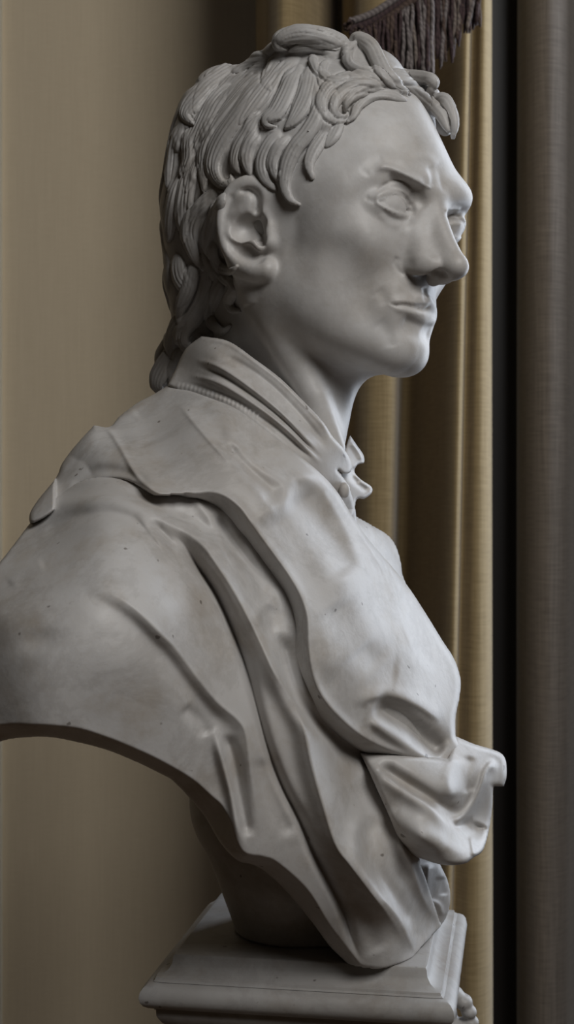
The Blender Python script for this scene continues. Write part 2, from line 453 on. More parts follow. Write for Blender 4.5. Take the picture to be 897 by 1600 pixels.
def bvh_of(*VF):
    vs = []; fs = []; o = 0
    for v, f in VF:
        vs.append(v); fs.append(f+o); o += len(v)
    return BVHTree.FromPolygons(np.vstack(vs).tolist(), np.vstack(fs).tolist())
hair_bvh = bvh_of((V, F), (CV, CF))
EYE = Vector((0, -1, CAMZ))
def hit(px, py, bvh=None):
    d = Vector(W(px, py, 1.0))-EYE
    r = (bvh or hair_bvh).ray_cast(EYE, d.normalized())
    return r
class Parts:
    def __init__(s): s.V = []; s.F = []; s.n = 0
    def add(s, V, F): s.V.append(V); s.F.append(np.asarray(F)+s.n); s.n += len(V)
    def get(s): return np.vstack(s.V), np.vstack(s.F)
rng = random.Random(7)
def sweep_lock(P, N, wd, ht, parts, grooves=5, lift=None, tip=.35, root=.12, twist=0., lean=0.):
    """P points, N outward normals, wd half width, ht height (m) per point: a carved lock with strand grooves"""
    n = len(P); T = np.gradient(P, axis=0); T /= np.linalg.norm(T, axis=1)[:, None]+1e-9
    N = N-(N*T).sum(1)[:, None]*T; N /= np.linalg.norm(N, axis=1)[:, None]+1e-9
    S = np.cross(T, N); u = np.linspace(0, 1, n)
    prof = np.minimum(1, (u/root+.02)**.6)*np.minimum(1, ((1-u)/tip+.001)**.55)
    M = 5*grooves+1; a = np.linspace(-1, 1, M); Bn = 4
    ph = rng.uniform(0, 6.28); ring = []
    for i in range(n):
        ww = wd[i]*prof[i]; hh = ht[i]*min(1, prof[i]*1.15)
        dr = .25*math.sin(u[i]*5+ph)+twist*u[i]
        g = .5+.5*np.cos((a+dr*.25)*math.pi*grooves+ph)
        base = np.sqrt(np.clip(1-a*a, 0, 1))**.85
        z = hh*(base*(.88+.12*g)+lean*a*base*.6)
        top = P[i]+S[i]*(a*ww)[:, None]+N[i]*(z-hh*.12)[:, None]
        b = np.linspace(.75, -.75, Bn)
        bot = P[i]+S[i]*(b*ww)[:, None]-N[i]*(hh*.55)
        ring.append(np.vstack([top, bot]))
    ring.insert(0, np.repeat(ring[0].mean(0)[None], M+Bn, 0)); ring.append(np.repeat(ring[-1].mean(0)[None], M+Bn, 0)); n += 2
    R_ = np.array(ring); m = M+Bn; Vv = R_.reshape(-1, 3)
    i, j = np.meshgrid(np.arange(n-1), np.arange(m), indexing='ij'); i = i.ravel(); j = j.ravel(); k = (j+1) % m
    Fq = np.stack([i*m+j, (i+1)*m+j, (i+1)*m+k, i*m+k], 1)
    c0 = Vv.mean(0); q4 = Vv[Fq]-c0
    if np.einsum('ij,ij->i', q4[:, 0], np.cross(q4[:, 1], q4[:, 2])).sum() < 0: Fq = Fq[:, ::-1]
    parts.add(Vv, Fq)
def lock(pts, w, h=4.0, grooves=5, s=None, n=7, lift=0., lean=0., **kw):
    """pts rows (px, py[, width mult[, lift mm]]) laid on the scalp; w width in frame pixels; h height in mm"""
    P = np.array([list(p)+[1, 0][len(p)-2:] for p in pts], float); Q = crom(P, n)
    pos = []; nor = []; ok = []
    for x, y, wm, lf in Q:
        if s is not None:
            p = to_world(HL(x, y, s)); pos.append(p); r = hair_bvh.find_nearest(Vector(p)); nn = np.array(r[1]); nor.append(nn); ok.append(True); continue
        r = hit(x, y)
        if r[0] is None: pos.append(None); nor.append(None); ok.append(False)
        else: pos.append(np.array(r[0])); nor.append(np.array(r[1])); ok.append(True)
    idx = [i for i in range(len(Q)) if ok[i]]
    if not idx: return
    D = np.array([pos[i][1]+1 for i in idx]); Dn = np.interp(range(len(Q)), idx, D)
    for _ in range(2): Dn = np.convolve(np.pad(Dn, 2, mode='edge'), np.ones(5)/5, 'valid')
    NN = np.array([nor[i] if ok[i] else nor[min(idx, key=lambda t: abs(t-i))] for i in range(len(Q))])
    for _ in range(3): NN = np.stack([np.convolve(np.pad(NN[:, a], 2, mode='edge'), np.ones(5)/5, 'valid') for a in range(3)], 1)
    NN /= np.linalg.norm(NN, axis=1)[:, None]
    PP = W(Q[:, 0], Q[:, 1], Dn)+NN*((Q[:, 3]+lift)*.001)[:, None] if s is None else np.array(pos)+NN*((Q[:, 3]+lift)*.001)[:, None]
    wd = w*1.15*Q[:, 2]*.5*Dn/FPX; PATHS.append((Q[:, :3].copy(), w*1.04, h)); h = h*(.95 if Q[:, 1].min() < 72 or s is not None else .5)
    sweep_lock(PP, NN, wd, np.full(len(Q), h*.001)*np.clip(Q[:, 2], .5, 1.3), locks, grooves, lean=lean, **kw)
locks = Parts(); PATHS = []
# filler locks flowing from the crown all round the head
crown_ = to_world((-30, 0, 148)); ax = HR[2]
capv = np.array(CV)
cap_bvh = bvh_of((CV, CF))
for i in range(300):
    th = rng.uniform(0, 2*math.pi); el = rng.uniform(.05, 1)
    q = np.array([-25+math.cos(th)*95*el, math.sin(th)*85*el, 150-el*el*150*rng.uniform(.2, 1)])
    r = cap_bvh.find_nearest(Vector(to_world(q)))
    p = np.array(r[0]); nn = np.array(r[1]); P = [p]; Ns = [nn]; ph = rng.uniform(0, 6.28); L_ = rng.randint(10, 16)
    ql = to_local(p)
    if ql[0] > 40 and ql[2] < 120: continue
    for k in range(L_):
        d = p-crown_; d /= np.linalg.norm(d)+1e-9
        d = d*1.0-ax*.9
        d -= nn*(d@nn); d /= np.linalg.norm(d)+1e-9
        side = np.cross(nn, d); d = d+side*.75*math.sin(ph+k*.5); d /= np.linalg.norm(d)
        r = cap_bvh.find_nearest(Vector(p+d*.005)); p = np.array(r[0]); nn = np.array(r[1]); P.append(p); Ns.append(nn)
    P = np.array(P); Ns = np.array(Ns); n_ = len(P)
    q = crom(np.c_[P, Ns], 2)
    wv = rng.uniform(.008, .013)
    if to_local(q[-1, :3])[0] > 30: continue
    fx, fy, fD = PX(q[:, :3])
    if ((fx > 335) & (fD < 1.0) & (fy < 420)).sum() > 5: continue
    sweep_lock(q[:, :3], q[:, 3:], np.full(len(q), wv), np.full(len(q), rng.uniform(.0022, .0034)), locks, 4)
HL_ = [
 # crown and temples (root to tip)
 ([(432, 98), (392, 100), (352, 116), (322, 144), (304, 175)], 34, 3.5),
 ([(440, 92), (400, 110), (360, 145), (325, 190), (302, 245), (294, 300)], 40, 4.5),
 ([(440, 105), (405, 128), (372, 165), (340, 205), (322, 245), (318, 300)], 36, 4.5),
 ([(447, 84), (432, 96), (420, 118), (417, 132), (424, 143)], 22, 5),
 ([(470, 84), (445, 105), (425, 130), (400, 165), (375, 195)], 26, 4),
 ([(432, 112), (408, 138), (378, 178), (348, 220), (334, 252), (336, 274), (348, 288), (362, 284), (362, 272, .6)], 30, 6),
 ([(468, 100), (458, 125), (446, 152), (433, 175), (418, 188), (420, 197, .7), (432, 198, .5)], 30, 6.5),
 ([(405, 175), (390, 205), (374, 230), (368, 255), (376, 272)], 24, 5),
 ([(486, 100), (484, 130), (476, 158), (460, 186), (446, 202)], 30, 5.5),
 ([(405, 208), (392, 225), (386, 248), (392, 276)], 22, 5),
 ([(440, 205), (424, 222), (411, 250), (414, 276), (432, 298)], 22, 5.5),
 ([(452, 212), (436, 232), (427, 256), (433, 277), (441, 268, .7)], 18, 6),
 ([(500, 118), (502, 150), (496, 180), (480, 208), (461, 232), (449, 260), (446, 288), (454, 311), (470, 320)], 24, 7),
 ([(510, 160), (514, 186), (505, 212), (491, 236), (484, 258), (490, 282)], 22, 5.5),
 ([(520, 172), (529, 192), (522, 212), (508, 232)], 18, 4.5),
 ([(500, 100), (508, 130), (520, 160), (516, 190)], 20, 4.5),
 # brow curls
 ([(640, 152), (608, 136), (572, 124), (538, 124), (514, 138), (503, 158), (508, 178), (524, 190), (546, 190)], 22, 6),
 ([(638, 158), (606, 148), (578, 150), (560, 164), (552, 182), (540, 192)], 20, 5),
 ([(600, 140), (572, 134), (546, 140), (528, 154), (522, 172), (532, 183), (545, 180)], 18, 5.5),
 ([(574, 140), (556, 148), (542, 162), (540, 176)], 14, 4.5),
 ([(488, 84), (490, 100), (497, 113), (510, 124)], 13, 6),
 ([(516, 92), (505, 104), (506, 118), (520, 126), (545, 122)], 12, 5),
 ([(560, 66), (544, 82), (546, 100), (562, 110), (588, 118), (606, 134), (628, 146)], 15, 6),
 ([(546, 68), (562, 61), (580, 74), (591, 96), (602, 116), (620, 134), (640, 148)], 24, 6.5),
 ([(500, 84), (530, 82), (552, 74)], 14, 5),
 # crown curl lying to the left
 ([(548, 80), (525, 66), (498, 57), (468, 54), (444, 60), (436, 70), (450, 76, .6)], 30, 8),
 ([(530, 84), (500, 74), (470, 74), (450, 80)], 18, 5),
 # back of the head
 ([(345, 112), (318, 140), (297, 164), (290, 182), (305, 197)], 24, 6),
 ([(360, 130), (335, 160), (315, 200), (300, 235), (292, 262)], 24, 5),
 ([(306, 196), (294, 218), (294, 248), (282, 276)], 20, 5.5),
 ([(285, 190), (272, 225), (266, 262), (264, 300)], 20, 5),
 ([(284, 270), (272, 310), (266, 345), (264, 378)], 22, 5),
 ([(300, 255), (290, 300), (286, 340), (290, 380)], 24, 5),
 # behind and below the ear
 ([(345, 290), (325, 312), (302, 340), (296, 366), (304, 398), (318, 422)], 24, 6),
 ([(352, 300), (340, 325), (328, 352), (322, 380), (328, 405)], 20, 5),
 ([(312, 395), (327, 425), (322, 460), (309, 488), (290, 514), (287, 534), (300, 545), (309, 532, .6)], 28, 7),
 ([(322, 405), (345, 436), (338, 460), (330, 484), (332, 505), (349, 517), (361, 509)], 22, 7),
 ([(340, 420), (366, 448), (359, 467), (363, 483), (378, 486)], 18, 6),
 ([(334, 375), (334, 398), (345, 418), (362, 422), (372, 414)], 16, 5),
 ([(276, 395), (280, 430), (292, 455), (280, 480)], 24, 5),
 ([(302, 410), (298, 445), (284, 478), (280, 505)], 22, 6),
 ([(288, 490), (272, 516), (268, 545), (276, 560)], 24, 6),
 ([(276, 545), (254, 575), (246, 600), (256, 616)], 28, 6),
 ([(290, 540), (276, 575), (266, 606)], 24, 6),
 ([(318, 520), (306, 548), (312, 562)], 14, 5),
]
for row in HL_:
    lock(row[0], row[1], row[2], grooves=5 if row[1] > 20 else 4)
# locks beyond the parting, seen over the forehead
lock([(600, 112), (628, 120), (652, 122), (672, 124), (677, 134), (670, 146, .6)], 22, 6, s=-22)
lock([(640, 130), (664, 140), (680, 156), (694, 156), (704, 174), (710, 196), (708, 216)], 20, 6, s=-34)
lock([(648, 142), (668, 160), (688, 180), (702, 206)], 18, 5, s=-28)
lv, lf = locks.get()
_c=CV
P_ = Parts(); P_.add(CV, CF); P_.add(lv, lf)
hv, hf = P_.get()
def fuse(V, F, vox, it=2):
    """weld overlapping closed shells into one carved surface"""
    o = mesh_obj('carving_blank', V, F); md = o.modifiers.new('m', 'REMESH'); md.mode = 'VOXEL'; md.voxel_size = vox
    dg = bpy.context.evaluated_depsgraph_get(); e_ = o.evaluated_get(dg); me = e_.to_mesh()
    v = np.empty(len(me.vertices)*3, np.float32); me.vertices.foreach_get('co', v); v = v.reshape(-1, 3).astype(float)
    n = len(me.loops); li = np.empty(n, np.int32); me.loops.foreach_get('vertex_index', li)
    tot = np.empty(len(me.polygons), np.int32); me.polygons.foreach_get('loop_total', tot); assert (tot == 4).all()
    f = li.reshape(-1, 4); e_.to_mesh_clear(); m0 = o.data; bpy.data.objects.remove(o); bpy.data.meshes.remove(m0)
    return smooth_mesh(v, f, it, .5), f
hv, hf = fuse(hv, hf, .0008, 3)
hc = Canvas(220, 20, 740, 640, .7)
nr = np.random.RandomState(5)
def comb(Q, w, h):
    """lay one lock over what is already carved: rounded body, strand grooves, cut edge"""
    r = hc.near(Q, w*.75)
    if r is None: return
    d, sd, T, J, I = r
    seg = np.r_[0, np.cumsum(np.linalg.norm(np.diff(Q[:, :2], axis=0), axis=1))]; u = seg/seg[-1]
    ta = np.minimum(1, (T/.18+.03)**.7)*np.minimum(1, ((1-T)/.38+.02)**.6)
    hw = np.maximum(.5*w*np.interp(T, u, Q[:, 2])*ta, .6); x = d*sd/hw; ax_ = np.abs(x)
    root = np.clip(T/.30, 0, 1); root = root*root*(3-2*root)
    k = max(2.0, w/4.9); ph = rng.uniform(0, 6.28); dr = rng.uniform(-.5, .5)
    g1 = np.cos(math.pi*k*(x+dr*.25*np.sin(T*4+ph))+ph); g2 = np.cos(math.pi*k*2.3*(x+.1*np.sin(T*7+ph))+2*ph)
    H_ = h*.36*np.sqrt(np.clip(1-x**4, 0, 1))*(1+.25*np.sin(T*5+ph)*x)+.32*g1*(.7+.3*np.sin(T*9+3*x+ph))-.1
    A = hc.A[J, I]; m = np.clip((1.0-ax_)*hw/1.3, 0, 1)*root
    A = A*(1-m)+(A*.30+H_)*m
    groove = np.exp(-((ax_-1.08)*hw/1.6)**2)*root*(d < w*.7)
    hc.A[J, I] = A-.8*groove*(ax_ > 1)
for Q, w, h in PATHS: comb(Q, w, h)
hv = carve(hv, hf, hc)
hair = bust_part('hair', hv, hf); hair.data.materials[0] = hair_marble  # darker tone holds brown staining and some shade
print('hair verts', len(hv))
# ---------------------------------------------------------------- DRAPERY: solid slabs of marble, each with its own depth and thickness
def tps(ctrl, X, Y):
    """thin-plate surface through (px, py, D) points"""
    c = np.asarray(ctrl, float); p = c[:, :2]/400.; n = len(c)
    def U(a, b):
        r2 = ((a[:, None, 0]-b[None, :, 0])**2+(a[:, None, 1]-b[None, :, 1])**2); return .5*r2*np.log(r2+1e-9)
    A = np.zeros((n+3, n+3)); A[:n, :n] = U(p, p)+np.eye(n)*2e-4; A[:n, n] = 1; A[:n, n+1:] = p; A[n:, :n] = A[:n, n:].T
    s = np.linalg.solve(A, np.r_[c[:, 2], 0, 0, 0])
    q = np.stack([X.ravel(), Y.ravel()], 1)/400.; out = np.empty(len(q))
    for i in range(0, len(q), 20000):
        out[i:i+20000] = U(q[i:i+20000], p)@s[:n]+s[n]+q[i:i+20000]@s[n+1:]
    return out.reshape(X.shape)
def poly_sd(poly, X, Y, clip=60.):
    """signed distance in px, positive inside, and nearest boundary point"""
    n = len(poly); best = np.full(X.shape, 1e9); bx = np.zeros(X.shape); by = np.zeros(X.shape); ins = np.zeros(X.shape, bool)
    for i in range(n):
        a = poly[i]; b = poly[(i+1) % n]; d = b-a
        t = np.clip(((X-a[0])*d[0]+(Y-a[1])*d[1])/(d@d+1e-9), 0, 1)
        ex = a[0]+t*d[0]; ey = a[1]+t*d[1]; dd = (X-ex)**2+(Y-ey)**2
        m = dd < best; best[m] = dd[m]; bx[m] = ex[m]; by[m] = ey[m]
        if a[1] != b[1]:
            cr = ((a[1] > Y) != (b[1] > Y)) & (X < (b[0]-a[0])*(Y-a[1])/(b[1]-a[1])+a[0]); ins ^= cr
    return np.where(ins, 1, -1)*np.sqrt(best), bx, by
def outline(rows, n=5):
    """closed outline; a row with a third entry is a sharp corner"""
    P = [list(r) for r in rows]; k0 = next((i for i, r in enumerate(P) if len(r) > 2), None)
    if k0 is None:
        Q = [r[:2] for r in P]; E = Q[-2:]+Q+Q[:3]; c = crom(E, n); m = n*2; return c[m:m+n*len(Q)]
    P = P[k0:]+P[:k0]; P.append(P[0]); out = []; seg = [P[0][:2]]
    for r in P[1:]:
        seg.append(r[:2])
        if len(r) > 2:
            out.append(crom(seg, n)[:-1] if len(seg) > 2 else np.array(seg[:1], float)); seg = [r[:2]]
    return np.vstack(out)
def slab(name, rows, ctrl, canvas=None, step=2.2, rim=.006, rimw=8., thick=.03, thickw=30., part=True):
    poly = outline(rows); lo = poly.min(0)-2*step; hi = poly.max(0)+2*step
    gx = np.arange(lo[0], hi[0], step); gy = np.arange(lo[1], hi[1], step)
    X, Y = np.meshgrid(gx, gy); sd, bx, by = poly_sd(poly, X, Y)
    inside = sd > 0
    sn = (sd <= 0) & (sd > -step*1.45)                     # ring of vertices pulled on to the outline
    nz = sd > -step*1.45
    cell = nz[:-1, :-1] & nz[1:, :-1] & nz[:-1, 1:] & nz[1:, 1:] & (inside[:-1, :-1] | inside[1:, :-1] | inside[:-1, 1:] | inside[1:, 1:])
    used = np.zeros(X.shape, bool)
    for a in (0, 1):
        for b in (0, 1): used[a:a+cell.shape[0], b:b+cell.shape[1]] |= cell
    Xs = np.where(sn, bx, X); Ys = np.where(sn, by, Y); s_ = np.clip(np.where(sn, 0, sd), 0, None)
    D0 = np.ones(X.shape); D0[used] = tps(ctrl, Xs[used][None], Ys[used][None])[0]
    rel = canvas.sample(Xs, Ys)*.001 if canvas is not None else 0*D0
    t = 1-np.clip(s_/rimw, 0, 1); Df = D0-rel+rim*(1-np.sqrt(np.clip(1-t*t, 0, 1)))
    Db = D0-np.minimum(rel, 0)+rim+.003+thick*np.clip(s_/thickw, 0, 1)**.5
    idf = np.full(X.shape, -1); idf[used] = np.arange(used.sum())
    edge = used & (s_ <= 0); idb = idf.copy(); inner = used & ~edge; idb[inner] = used.sum()+np.arange(inner.sum())
    Vf = W(Xs[used], Ys[used], Df[used]); Vb = W(Xs[inner], Ys[inner], Db[inner]); V = np.vstack([Vf, Vb])
    j, i = np.nonzero(cell)
    Ff = np.stack([idf[j, i], idf[j+1, i], idf[j+1, i+1], idf[j, i+1]], 1)
    Fb = np.stack([idb[j, i], idb[j, i+1], idb[j+1, i+1], idb[j+1, i]], 1)
    Fb = Fb[~np.all(np.sort(Fb, 1) == np.sort(np.stack([idf[j, i], idf[j, i+1], idf[j+1, i+1], idf[j+1, i]], 1), 1), axis=1)]
    Fa = np.vstack([Ff, Fb])
    V = smooth_mesh(V, Fa, 1, .5); V[:, 2] = np.maximum(V[:, 2], 1.3004)
    return bust_part(name, V, Fa) if part else (V, Fa)

# ---- common depth map of the body (px, py, D)
BODY = [(0, 878, .88), (0, 960, .815), (0, 1060, .797), (0, 1130, .797), (-70, 960, .86), (-70, 1130, .82), (47, 814, .915), (60, 900, .83), (80, 1000, .785), (60, 1130, .785),
        (100, 760, .925), (150, 690, .95), (180, 660, .985), (240, 620, 1.00), (150, 800, .858), (200, 770, .875), (160, 900, .803), (180, 1000, .79), (150, 1130, .792),
        (260, 700, .925), (300, 770, .885), (300, 860, .858), (260, 950, .812), (270, 1080, .808), (250, 1180, .812), (330, 1000, .835), (350, 1120, .832), (340, 1240, .835),
        (300, 640, .955), (360, 650, .935), (400, 700, .925), (420, 780, .905), (470, 900, .89), (430, 1000, .862), (440, 1150, .85), (400, 1320, .845),
        (500, 740, .945), (550, 800, .965), (540, 900, .905), (600, 894, .965), (580, 1000, .905), (640, 921, 1.0), (560, 1100, .89), (520, 1250, .872), (480, 1380, .868),
        (650, 1028, .955), (700, 1011, 1.005), (718, 1062, .995), (650, 1120, .925), (712, 1150, .965), (600, 1200, .914), (680, 1230, .937), (560, 1400, .885), (545, 1500, .905), (600, 1513, .911),
        (620, 1350, .90), (640, 1440, .925), (650, 1490, .94), (690, 1445, 1.0), (740, 1300, .95), (790, 1200, .985)]
E1 = [(147, 664), (170, 672), (190, 702), (213, 742), (240, 767), (262, 773), (300, 771), (330, 769), (352, 776), (374, 793), (392, 817), (421, 857), (450, 897), (470, 932), (480, 967), (482, 1010), (488, 1050), (500, 1082), (522, 1112), (560, 1146), (600, 1168), (650, 1184), (692, 1195), (708, 1192), (718, 1178), (721, 1163)]
E2 = [(318, 781), (340, 797), (362, 830), (400, 886), (430, 932), (444, 985), (452, 1045), (466, 1085), (495, 1122), (540, 1158), (590, 1190), (650, 1210), (700, 1215)]

# ---- lower sheet: arm, shoulder and the long folds running to the foot
lc = Canvas(-80, 600, 760, 1540, 1.0); g = lc.stroke
R2a = [(47, 818, .3), (90, 790), (150, 779), (187, 782), (234, 797), (300, 834), (350, 864), (387, 898), (427, 931), (444, 965, .4)]
g(R2a, 12, 6.5, wr=15, ends=.05)
g([(60, 838), (110, 812), (160, 803), (205, 812), (250, 842)], 10, -3.5)
g([(190, 760), (240, 790), (300, 812), (345, 848)], 12, -3)
g([(210, 800), (223, 815), (243, 839), (270, 870)], 10, 3.2, wr=5, ends=.35)
g([(232, 812), (258, 838), (282, 868)], 8, -3.6, ends=.35)
g([(300, 776), (314, 790), (336, 820), (349, 850), (362, 870)], 4, 3, wr=9)
g([(335, 800), (362, 846), (395, 895), (425, 936)], 12, -7)
R2b = [(262, 826, .3), (290, 832, .6), (317, 854, .8), (347, 894), (374, 938), (404, 997), (427, 1047), (454, 1092), (474, 1134), (487, 1194), (505, 1258), (524, 1318), (545, 1350), (575, 1390), (606, 1430), (635, 1475, .5)]
g(R2b, 34, 14, wr=22, ends=.03, prof='g')
g(R2b, 14, 3.5, wr=6, ends=.03, prof='t')
V1 = [(258, 830, .3), (282, 846, .8), (310, 887), (340, 934), (368, 998), (387, 1053), (404, 1117), (420, 1174), (440, 1227), (467, 1281), (488, 1330), (507, 1367), (534, 1420), (553, 1477), (568, 1506)]
g(V1, 11, -9, wr=7, ends=.04)
g(V1, 3, -3.5, wr=2.5, ends=.04)
lc.blob(422, 990, 14, 34, -6.5, -20); g([(398, 990), (402, 962), (416, 944), (434, 950), (444, 975)], 9, 2.2, ends=.4)
g([(440, 985), (450, 1045), (466, 1092), (500, 1132), (545, 1166), (600, 1200)], 16, -12, ends=.05)   # under the mantle edge
g([(520, 1150), (545, 1200), (568, 1250), (600, 1300), (620, 1340), (645, 1390)], 18, -5, ends=.1)
R3 = [(130, 912, .3), (174, 928, .7), (214, 954), (254, 993), (273, 1012), (307, 1057), (340, 1097), (372, 1125), (384, 1147), (390, 1194), (397, 1248), (407, 1314)]
g(R3, 60, 5.5, wr=17, ends=.3); g(R3, 8, 1.6, wr=5, ends=.3, prof='t'); g([(x-14, y+13, *r) for x, y, *r in R3[:8]], 12, -2.2, wr=20, ends=.1)
g([(334, 1130), (346, 1181), (362, 1241), (373, 1300), (384, 1331)], 6, 6, wr=10, ends=.25)
g([(352, 1145), (368, 1190), (378, 1250), (388, 1310)], 10, -5, wr=9, ends=.1)
g([(285, 1105), (310, 1125), (326, 1150)], 12, -3)
g([(410, 1180), (425, 1240), (455, 1310)], 16, -3)
g([(13, 914), (33, 896), (70, 880)], 10, 2); lc.blob(60, 1000, 34, 18, -3, -15); lc.blob(180, 1030, 60, 40, 2)
g([(616, 1300), (639, 1346), (662, 1404), (685, 1443)], 12, 6, wr=10, ends=.25); g([(616, 1300), (639, 1346), (662, 1404), (685, 1443)], 4, 2.5, prof='t', ends=.3)
g([(560, 1270, .7), (556, 1300), (560, 1350), (596, 1401), (625, 1438), (639, 1467), (649, 1490)], 10, 5.5, wr=14, ends=.06); g([(596, 1401), (625, 1438), (639, 1467), (649, 1490)], 4, 2.5, prof='t', ends=.06)
g([(580, 1270), (577, 1310), (590, 1360), (625, 1415), (650, 1455)], 14, -6)
g([(540, 1400), (565, 1440), (595, 1490)], 20, -2.5)
low_edge = [(-70, 1150), (0, 1133), (50, 1132), (117, 1137), (167, 1152), (214, 1171), (254, 1190), (300, 1217), (330, 1243), (347, 1259), (360, 1284), (370, 1314), (384, 1333), (410, 1338), (434, 1348), (480, 1390), (514, 1444), (543, 1482), (563, 1508)]
# the sheet turns under below this edge
q = lc.near(crom(low_edge, 6), 60)
dd, side, T, J, I = q
v = dd*side; lc.A[J, I] -= np.where(v > 0, np.minimum(v, 60)*.95, 0).astype(np.float32)      # mm per px below the edge
low_rows = [(-70, 960, 1), (0, 878), (47, 817, 1), (68, 794), (91, 774), (126, 752), (167, 744), (202, 748), (228, 760), (262, 768, 1), (300, 740), (420, 800), (560, 1000), (680, 1180, 1), (655, 1320), (668, 1380), (690, 1446, 1), (674, 1464), (651, 1490), (645, 1501), (622, 1508), (599, 1515), (572, 1513), (547, 1509, 1), (534, 1497), (514, 1477), (487, 1440), (454, 1400), (424, 1370), (398, 1352), (372, 1345), (345, 1318), (320, 1276), (290, 1240), (267, 1217, 1), (247, 1207), (214, 1191), (167, 1172), (117, 1159), (77, 1152), (33, 1153), (0, 1159), (-70, 1185, 1)]
slab('drapery_lower_folds', low_rows, BODY, lc, step=2.0, rim=.004, rimw=5, thick=.12, thickw=70)

# ---- upper mantle sheet
mc = Canvas(60, 580, 800, 1260, 1.0); g = mc.stroke
mc.A += 16                                                                                 # lies this much proud of the lower sheet
g([(277, 628), (300, 657), (340, 703), (374, 737), (407, 774), (434, 822)], 18, 8, wr=55, ends=.1)
g([(277, 628), (300, 657), (340, 703), (374, 737)], 4, 2, prof='t', ends=.2)
g([(340, 668, .4), (357, 679), (380, 707), (414, 734), (446, 756), (444, 790), (438, 815, .5)], 12, 4.5, wr=14)
g([(352, 692), (385, 734), (416, 764), (428, 792)], 11, -4)
g([(462, 765), (490, 805), (520, 850), (548, 905)], 26, -6)
g([(446, 756), (470, 742), (505, 772), (540, 830), (572, 900)], 10, 3, wr=14)
g([(560, 1010), (590, 1042), (625, 1050)], 30, -3)
g([(520, 940), (560, 1000), (600, 1040)], 30, -4)
g([(446, 756), (490, 745), (520, 770)], 12, 2.5)
g([(395, 800), (440, 870), (475, 930), (500, 1000), (520, 1070)], 22, 4)
g([(582, 1100, .5), (610, 1112), (640, 1132), (668, 1158), (692, 1180)], 20, -18, wr=14, ends=.12)
g([(570, 1110), (574, 1094), (592, 1088), (622, 1090), (655, 1103), (690, 1128)], 16, 4, wr=6)
g([(574, 1122), (612, 1150), (650, 1174), (690, 1188)], 12, 5, wr=9)
g([(500, 742), (527, 770), (550, 800), (567, 837), (600, 894), (621, 948), (634, 988), (650, 1028), (680, 1062)], 12, 4, wr=22, ends=.05)
g([(527, 770), (550, 800), (567, 837), (600, 894), (621, 948), (634, 988), (650, 1028)], 4, 2, prof='t')
g([(215, 640), (200, 660), (220, 700)], 20, 2); mc.blob(250, 720, 40, 30, -3)
# edge: crest at E1, then the turned underside
q = mc.near(crom(E1[6:], 6), 60); dd, side, T, J, I = q; v = dd*side
mc.A[J, I] -= np.where(v > 0, np.minimum(v, 45)*.85, -3.0*np.exp(-(dd/14.)**2)*0).astype(np.float32)
g(E1[6:], 9, 2.5, ends=.05, prof='g')
q = mc.near(crom(E1[:7], 6), 60); dd, side, T, J, I = q; v = dd*side
mc.A[J, I] -= np.where((v > 0) & (T < .999), np.minimum(v, 60)*.30, 0).astype(np.float32)
g(E1[:7], 4, 2.5, ends=.05)
g([(110, 770), (150, 738), (200, 742), (235, 765)], 12, -6)
man_rows = [(147, 664, 1), (117, 697), (97, 724), (87, 747), (60, 780), (46, 804), (50, 818), (80, 802), (120, 768), (160, 750), (200, 752), (240, 774), (262, 779), (300, 778, 1), (318, 783), (340, 799), (362, 832), (400, 888), (430, 934), (444, 985), (452, 1045), (466, 1085), (495, 1122), (540, 1158), (590, 1188), (640, 1200), (690, 1202), (710, 1196), (720, 1180), (721, 1163, 1), (712, 1150, 1), (712, 1121), (718, 1091), (720, 1062), (710, 1030), (691, 1000), (667, 961), (641, 921), (614, 887), (577, 844), (550, 805), (527, 768), (500, 738), (470, 708), (434, 676), (397, 652), (364, 632), (330, 618), (297, 606), (262, 602, 1), (240, 616), (217, 628), (187, 650), (171, 667)]
slab('mantle', man_rows, BODY, mc, step=2.0, rim=.010, rimw=9, thick=.03, thickw=20)

# ---- swag hanging at the breast
sc_ = Canvas(520, 1100, 820, 1380, 1.0); g = sc_.stroke
SW = [(562, 1176, .900), (712, 1150, .955), (778, 1174, .98), (790, 1210, .98), (600, 1200, .893), (650, 1215, .896), (700, 1235, .910), (745, 1210, .948), (640, 1260, .893), (600, 1250, .893), (623, 1311, .902), (660, 1310, .887), (700, 1325, .90), (725, 1290, .945), (735, 1340, .92), (760, 1300, .965), (769, 1265, .975), (665, 1343, .91)]
g([(574, 1190), (631, 1235), (672, 1261), (703, 1292), (735, 1307)], 5, 4, wr=14, ends=.05)
g([(590, 1196), (640, 1226), (690, 1258), (722, 1280)], 12, -8)
g([(775, 1186), (759, 1205), (752, 1227), (740, 1254), (722, 1276), (700, 1284, .4)], 9, 8, wr=6, ends=.1)
g([(712, 1180), (700, 1215), (708, 1250)], 12, 5); g([(735, 1180), (728, 1215), (735, 1240)], 9, -4)
g([(722, 1280), (732, 1296), (742, 1300), (750, 1285)], 12, -8)
g([(600, 1265), (650, 1305), (700, 1325)], 22, 4); g([(735, 1307), (738, 1322), (741, 1338)], 4, 4, wr=3, ends=.05)
swag_rows = [(562, 1176, 1), (640, 1180), (700, 1185, 1), (712, 1150, 1), (740, 1162), (778, 1174), (790, 1187), (792, 1212), (787, 1229, 1), (771, 1229, 1), (769, 1265), (763, 1303), (754, 1330), (740, 1340), (725, 1350), (695, 1352), (665, 1344), (642, 1334), (623, 1311), (610, 1280), (592, 1240), (574, 1200)]
slab('draped_swag', swag_rows, SW, sc_, step=1.8, rim=.007, rimw=8, thick=.03, thickw=20)

